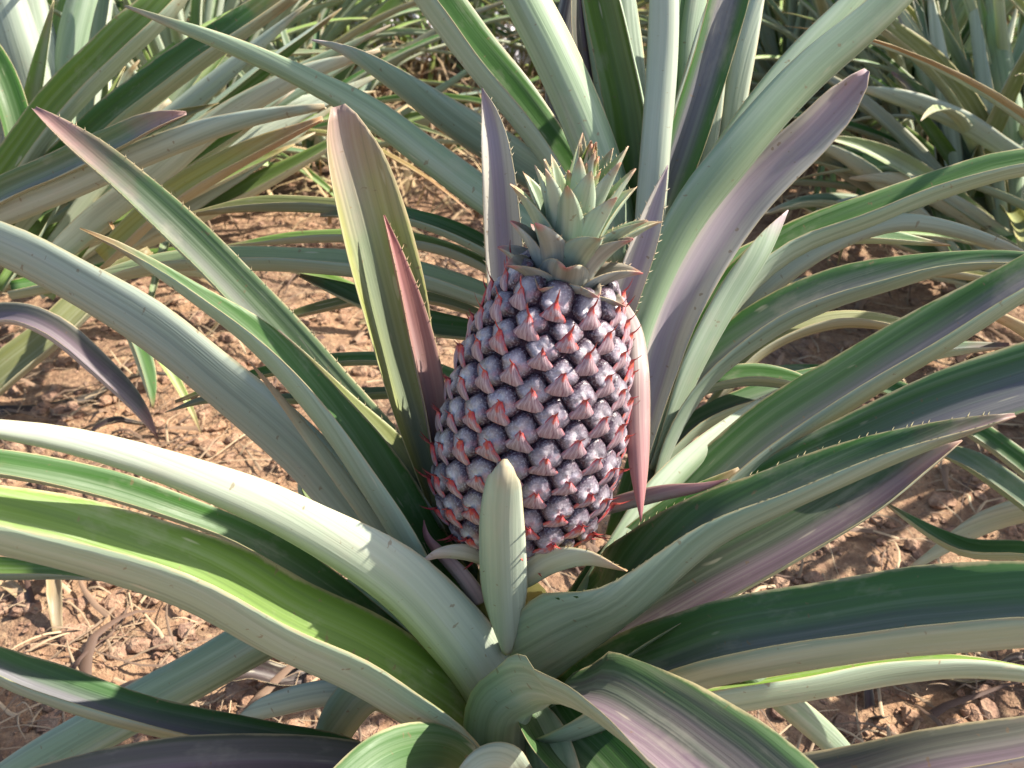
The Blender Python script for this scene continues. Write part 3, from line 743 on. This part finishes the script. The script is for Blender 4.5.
# ------------------------------------------------------------------ background plants
def bgplant(px, py, nleaf, Lr, Wr, seed, kinds, label, **kw):
    g = ground_at(px, py); g.z = gz(g.x, g.y)
    return rosette(g, nleaf, Lr, Wr, seed, kinds, label, dist=g.y, **kw)
MIX = ['green', 'pale', 'sun_tint', 'bright', 'sun_tint', 'bright', 'sun_tint', 'green', 'yellow']
PL = bgplant(10, 330, 44, (.45, .75), (.018, .032), 101, MIX, 'pineapple plant with sunlit white-edged leaves filling the upper left corner')
BGL = [
 ([(-60,245,.97),(0,180,.95),(50,112,.93),(110,50,.91),(160,5,.90),(210,-45,.9)],[34,36,38,38,34,14],70,'L',66,'bright'),
 ([(10,225,.97),(60,165,.93),(110,118,.9),(165,75,.87),(230,30,.85),(300,-15,.85)],[30,34,36,34,30,20],72,'U',66,'green'),
 ([(-60,225,.86),(0,190,.84),(60,163,.82),(110,140,.80),(150,121,.79),(186,113,.785)],[22,24,25,24,20,3],44,'U',60,'pinktip'),
 ([(-40,232,.87),(60,190,.83),(150,150,.81),(240,120,.79),(325,106,.78)],[22,26,26,18,5],118,'U',60,'pale'),
 ([(100,260,.93),(160,203,.9),(230,160,.87),(322,118,.85)],[20,26,24,5],70,'U',60,'yellow'),
 ([(70,215,1.1),(38,110,1.08),(18,40,1.06),(-4,-40,1.05)],[36,44,42,30],150,'L',66,'pale'),
 ([(76,180,1.12),(55,90,1.1),(36,10,1.1),(26,-50,1.1)],[20,26,24,14],130,'L',66,'pale'),
 ([(60,190,1.11),(70,80,1.1),(88,0,1.1),(100,-60,1.1)],[26,36,38,20],150,'R',66,'grey'),
 ([(30,190,1.02),(14,110,1.0),(-12,50,1.0),(-50,10,1.0)],[24,28,26,14],30,'R',60,'green'),
 ([(40,270,1.0),(100,215,.99),(160,170,.98),(220,120,.97),(300,75,.96),(380,50,.96)],[20,26,26,24,18,3],110,'U',60,'pale'),
 ([(-60,430,.92),(0,372,.93),(50,332,.95),(100,285,.98),(150,250,1.0)],[30,34,32,28,8],60,'U',60,'olive'),
 ([(-80,335,.80),(0,313,.78),(50,325,.765),(100,365,.76),(138,405,.76),(158,438,.765)],[20,22,24,24,15,1],50,'U',60,'violet'),
 ([(10,290,.98),(90,275,1.0),(170,265,1.02),(260,285,1.05)],[18,22,18,3],80,'U',60,'green'),
 ([(-80,565,.72),(0,568,.72),(60,570,.72),(112,580,.72)],[22,22,18,2],66,'U',60,'bright'),
 ([(120,300,1.0),(140,345,1.0),(150,380,1.0),(153,408,1.0)],[16,18,14,1],60,'R',60,'green'),
 ([(20,260,1.1),(50,215,1.1),(95,170,1.1),(170,100,1.1)],[30,34,30,4],120,'U',60,'pale'),
]
for p, wv, e, d, c, k in BGL: leaf(PL, p, wv, e, d, c, k, n=26)
PR = bgplant(985, 285, 54, (.45, .75), (.017, .028), 102, MIX, 'pineapple plant with arching striped leaves in the upper right corner')
BGR = [
 ([(1030,165,1.3),(960,120,1.28),(900,97,1.27),(850,86,1.26)],[18,20,16,2],118,'U',60,'pale'),
 ([(1005,240,1.4),(985,140,1.36),(945,75,1.33),(890,28,1.3),(850,8,1.3)],[20,24,24,18,6],70,'R',62,'olive'),
 ([(992,240,1.42),(962,160,1.4),(925,100,1.38),(892,72,1.37)],[18,20,18,2],60,'R',62,'purple'),
 ([(985,250,1.4),(930,190,1.37),(860,160,1.35),(790,140,1.33)],[16,20,16,2],80,'U',60,'green'),
 ([(985,260,1.4),(900,215,1.35),(820,200,1.32),(760,215,1.3)],[16,18,14,2],80,'U',60,'grey'),
 ([(1010,240,1.4),(1012,140,1.4),(1000,60,1.4),(990,-20,1.4)],[22,26,24,10],150,'L',60,'grey'),
 ([(1015,250,1.35),(960,210,1.3),(900,180,1.27),(850,178,1.25)],[20,22,16,2],100,'U',60,'pale'),
]
for p, wv, e, d, c, k in BGR: leaf(PR, p, wv, e, d, c, k, n=24)
PF = bgplant(1090, 640, 7, (.35, .45), (.022, .03), 103, MIX, 'low pineapple plant at the right edge whose leaf tips cross the bare soil')
for p, wv, e, d, c, k in [
 ([(1120,590,.72),(1060,525,.75),(1000,478,.78),(960,455,.8),(925,448,.82)],[20,24,24,18,3],60,'U',60,'grey'),
 ([(1130,560,.75),(1060,510,.8),(990,520,.84),(900,575,.88)],[22,26,22,3],110,'U',60,'pale'),
 ([(1120,620,.7),(1040,555,.74),(960,545,.78),(880,500,.82)],[18,20,18,2],70,'U',60,'green')]:
    leaf(PF, p, wv, e, d, c, k, n=22)
specs = [
 (780, 160, 12, 'pineapple plant hidden low behind the tall white-edged leaf'),
 (330, 80, 16, 'pineapple plant in front of the dark blue scrap'),
 (650, 20, 16, 'pineapple plant in the furthest row straight above the fruit'),
 (800, 10, 16, 'pineapple plant in the furthest row, right of the upright leaves'),
 (160, 10, 16, 'pineapple plant in the furthest row above the left arching brown tip'),
 (250, 110, 20, 'pineapple plant behind the yellow tipped leaf at upper left'),
 (110, 120, 20, 'pineapple plant amid the crowd of bright leaves at upper left'),
 (1180, 420, 22, 'pineapple plant added beyond the right edge to shade the soil under its long tips'),  # plant added out of view to cast shadows on the ground
 (150, 190, 22, 'pineapple plant just behind the upper left one with leaves reaching over the dry grass'),
 (300, 130, 20, 'pineapple plant behind the bare soil left of the fruit'),
 (210, 235, 12, 'pineapple plant at the left edge of the bare soil patch, behind the pink-tipped leaf'),
 (900, 200, 12, 'small pineapple plant left of the upper right corner plant'),
 (560, 90, 14, 'pineapple plant directly behind the fruit among dry grass'),
 (470, 60, 8, 'sparse pineapple plant in dry grass in front of the pale sheet'),
 (845, 175, 20, 'pineapple plant on the soil right of the tall white-striped leaf'),
 (760, 110, 20, 'pineapple plant behind the tall upright leaves on their right side'),
 (930, 110, 22, 'pineapple plant behind the upper right one, with narrow upright leaves'),
 (1080, 130, 22, 'pineapple plant cut by the right edge of the picture'),
 (40, 120, 22, 'pineapple plant furthest left at the top edge'),
 (225, 60, 18, 'pineapple plant in the far row above the left pink-tipped leaf'),
 (380, 45, 16, 'small pineapple plant beside the pale sheet at the top'),
 (700, 50, 18, 'pineapple plant in the far row directly behind the crown leaves'),
 (850, 45, 18, 'pineapple plant in the far row at the top right of centre'),
 (1000, 40, 18, 'pineapple plant in the far row above the right corner one'),
 (90, 30, 18, 'pineapple plant in the far row at the top left corner'),
]
bpl = {}
for q, (px, py, nl, lab) in enumerate(specs):
    bpl['bare' if px == 300 else q] = bgplant(px, py, nl + 38, (.5, .85), (.016, .028), 200 + q, MIX, lab)

# more blades of the two corner plants and of the one behind the bare patch, crossing one another
rg = random.Random(77)
KS = ['sun_tint', 'pale', 'bright', 'green', 'sun_tint', 'grey', 'sun_tint', 'olive']
def fan(plant, base, tips, dd, ww, n_):
    for q in range(n_):
        bx, by = rg.uniform(*base[0]), rg.uniform(*base[1]); tx, ty = rg.uniform(*tips[0]), rg.uniform(*tips[1])
        d0 = rg.uniform(*dd); d1 = d0 + rg.uniform(-.12, .12); sag = rg.uniform(-10, 55) * (1 if rg.random() < .8 else -.4); w_ = rg.uniform(*ww)
        P = []
        for t in (0, .25, .5, .75, 1):
            P.append((bx + (tx - bx) * t, by + (ty - by) * t - sag * math.sin(t * 2.4) + sag * .3 * t, d0 + (d1 - d0) * t))
        leaf(plant, P, [w_ * .7, w_, w_, w_ * .7, 1], rg.choice([30, 60, 72, 110, 140]), rg.choice('UUUR'), rg.uniform(48, 62), rg.choice(KS), n=18)
PB = bpl['bare']
fan(PL, ((-30, 70), (220, 300)), ((120, 400), (-20, 150)), (.98, 1.25), (14, 24), 22)
fan(PL, ((0, 110), (180, 260)), ((-20, 140), (-60, 20)), (1.05, 1.3), (14, 24), 10)
fan(PR, ((960, 1020), (220, 290)), ((770, 930), (60, 240)), (1.3, 1.5), (11, 19), 16)
fan(PR, ((950, 1030), (200, 280)), ((860, 1060), (-50, 60)), (1.35, 1.6), (12, 20), 16)
fan(PB, ((290, 330), (130, 175)), ((230, 560), (-30, 130)), (1.9, 2.3), (8, 15), 24)

# pale crumpled sheet and a dark scrap at the top
def crumple(name, c, sx, sy, amp, mat, seed):
    n = 40; V = []; Fc = []
    for i in range(n + 1):
        for j in range(n + 1):
            u, v = i / n - .5, j / n - .5
            q = Vector((u * 5, v * 5, seed)); r = 1 + .25 * noise.noise(q * .6)
            x = u * sx * r; y = v * sy * r
            z = amp * (abs(noise.noise(q * 1.2)) + .5 * abs(noise.noise(q * 2.7))) + .01
            V.append((x, y, z + gz(c.x + x, c.y + y) - c.z))
            if i and j: Fc.append(((i - 1) * (n + 1) + j - 1, i * (n + 1) + j - 1, i * (n + 1) + j, (i - 1) * (n + 1) + j))
    o = mk(name, V, Fc, [mat], smooth=False); o.location = c
    md = o.modifiers.new('thickness', 'SOLIDIFY'); md.thickness = .002
    return o
g = ground_at(470, 26); g.z = gz(g.x, g.y)
tag(crumple('plastic_sheet', g, 1.1, 1.5, .12, NT('pale_plastic').fin((.66, .64, .70), .35, .5), 2.2), 'pale crumpled plastic sheet lying on the soil behind the plants', 'plastic sheet')
g = ground_at(335, 22); g.z = gz(g.x, g.y)
tag(crumple('cloth_scrap', g, .16, .2, .16, NT('blue_cloth').fin((.05, .07, .15), .6, .3), 7.7), 'small dark blue scrap among dry grass near the top edge', 'scrap')

# dried leaves lying on the soil
def dry_leaf(px, py, ln, wd, ang, label, seed, k='straw'):
    g = ground_at(px, py); g.z = gz(g.x, g.y); rg = random.Random(seed); n = 18; C = []; N = []; B = []; Wd = []; cp = []
    a = R(ang); x = y = 0.; tw = rg.uniform(-1, 1)
    for i in range(n):
        t = i / (n - 1); aa = a + rg.uniform(-.08, .08) + .8 * tw * t
        if i: x += math.cos(aa) * ln / (n - 1); y += math.sin(aa) * ln / (n - 1)
        z = gz(g.x + x, g.y + y) - g.z + .010 + .014 * math.sin(t * 5 + seed)
        C.append(np.array((x, y, z))); th = tw * (t - .5) * 1.6
        Bb = np.array((math.sin(aa), -math.cos(aa), 0)); Nn = np.array((0, 0, 1.))
        N.append(Nn * math.cos(th) + Bb * math.sin(th)); B.append(Bb * math.cos(th) - Nn * math.sin(th))
        Wd.append(wd * (1 - t ** 2.5) * (.6 + .4 * min(1, t * 4)) + .0005); cp.append(R(50 + 25 * math.sin(t * 4 + seed)))
    o = blade(np.array(C), np.array(N), np.array(B), np.array(Wd), cp, k, None, name='dry_leaf', thick=.001, na=6, seed=seed)
    o.location = g
    tag(o, label, 'dry leaf', 'dried leaves lying on the soil')
for q, a in enumerate([
 (40, 612, .14, .012, 150, 'thin dry leaf curling on the soil at the lower left edge'),
 (60, 640, .12, .014, 110, 'dry brown leaf pointing down between the two lowest left leaves'),
 (10, 600, .13, .009, 8, 'narrow dry leaf lying level on the soil at the far left edge'),
 (230, 690, .13, .022, 20, 'dark crumpled dead leaf under the grey leaf at lower left'),
 (300, 640, .07, .012, 80, 'small pale dry leaf standing out under the long grey green leaf'),
 (0, 410, .24, .022, 25, 'long straw coloured dead leaf left of the drooping purple tip'),
 (250, 300, .16, .009, 160, 'thin dry stalk on soil below the long leaf with shadow bands'),
 (205, 350, .11, .010, 40, 'short dry leaf behind the broad grey leaf on the left'),
 (90, 440, .1, .009, 30, 'thin dark dry stalk on the soil under the drooping purple tip'),
 (360, 345, .09, .009, 25, 'dry shred on the soil left of the fruit'),
 (330, 668, .16, .03, 12, 'dark curled dead leaf at the foot of the big plant, left of its base'),
 (350, 640, .10, .02, 70, 'pale curled dry leaf lit by sun beside the base of the big plant'),
 (250, 655, .12, .016, 5, 'dark dry leaf strip crossing under the lower left grey leaf'),
 (120, 560, .1, .012, 60, 'short straw coloured leaf on the soil under the bright green leaf'),
 (440, 250, .2, .014, 170, 'long dry leaf on the soil left of the crown'),
 (865, 700, .15, .022, 12, 'broad pale dry leaf lying under the banded leaf at lower right'),
 (985, 700, .14, .008, 40, 'thin dark twig on the soil at the lower right edge'),
 (880, 735, .05, .012, 95, 'short grey dead stub on the soil at the bottom right'),
 (780, 290, .15, .014, 10, 'dry reddish leaf on the soil between right hand leaves'),
 (860, 310, .14, .012, 170, 'dry leaf crossing the soil right of the pink edged leaf'),
 (930, 470, .14, .006, 118, 'thin pale dry stalk leaning on the soil at right'),
 (850, 545, .1, .006, 110, 'fine dry thread hanging onto the soil above the dark green leaf'),
 (960, 290, .12, .014, 20, 'dead leaf in the shadow at the right edge'),
]): dry_leaf(*a, seed=300 + q, k='dead' if 'dark' in a[5] or 'dead' in a[5] and q % 2 else 'straw')
strands('leaf_shreds', 420, near_area, (.03, .12), (.006, .013), straw_mat('leaf_shreds', (.26, .17, .11), (.07, .04, .03)), .01, .02, 12)
print('objects', len(bpy.data.objects))
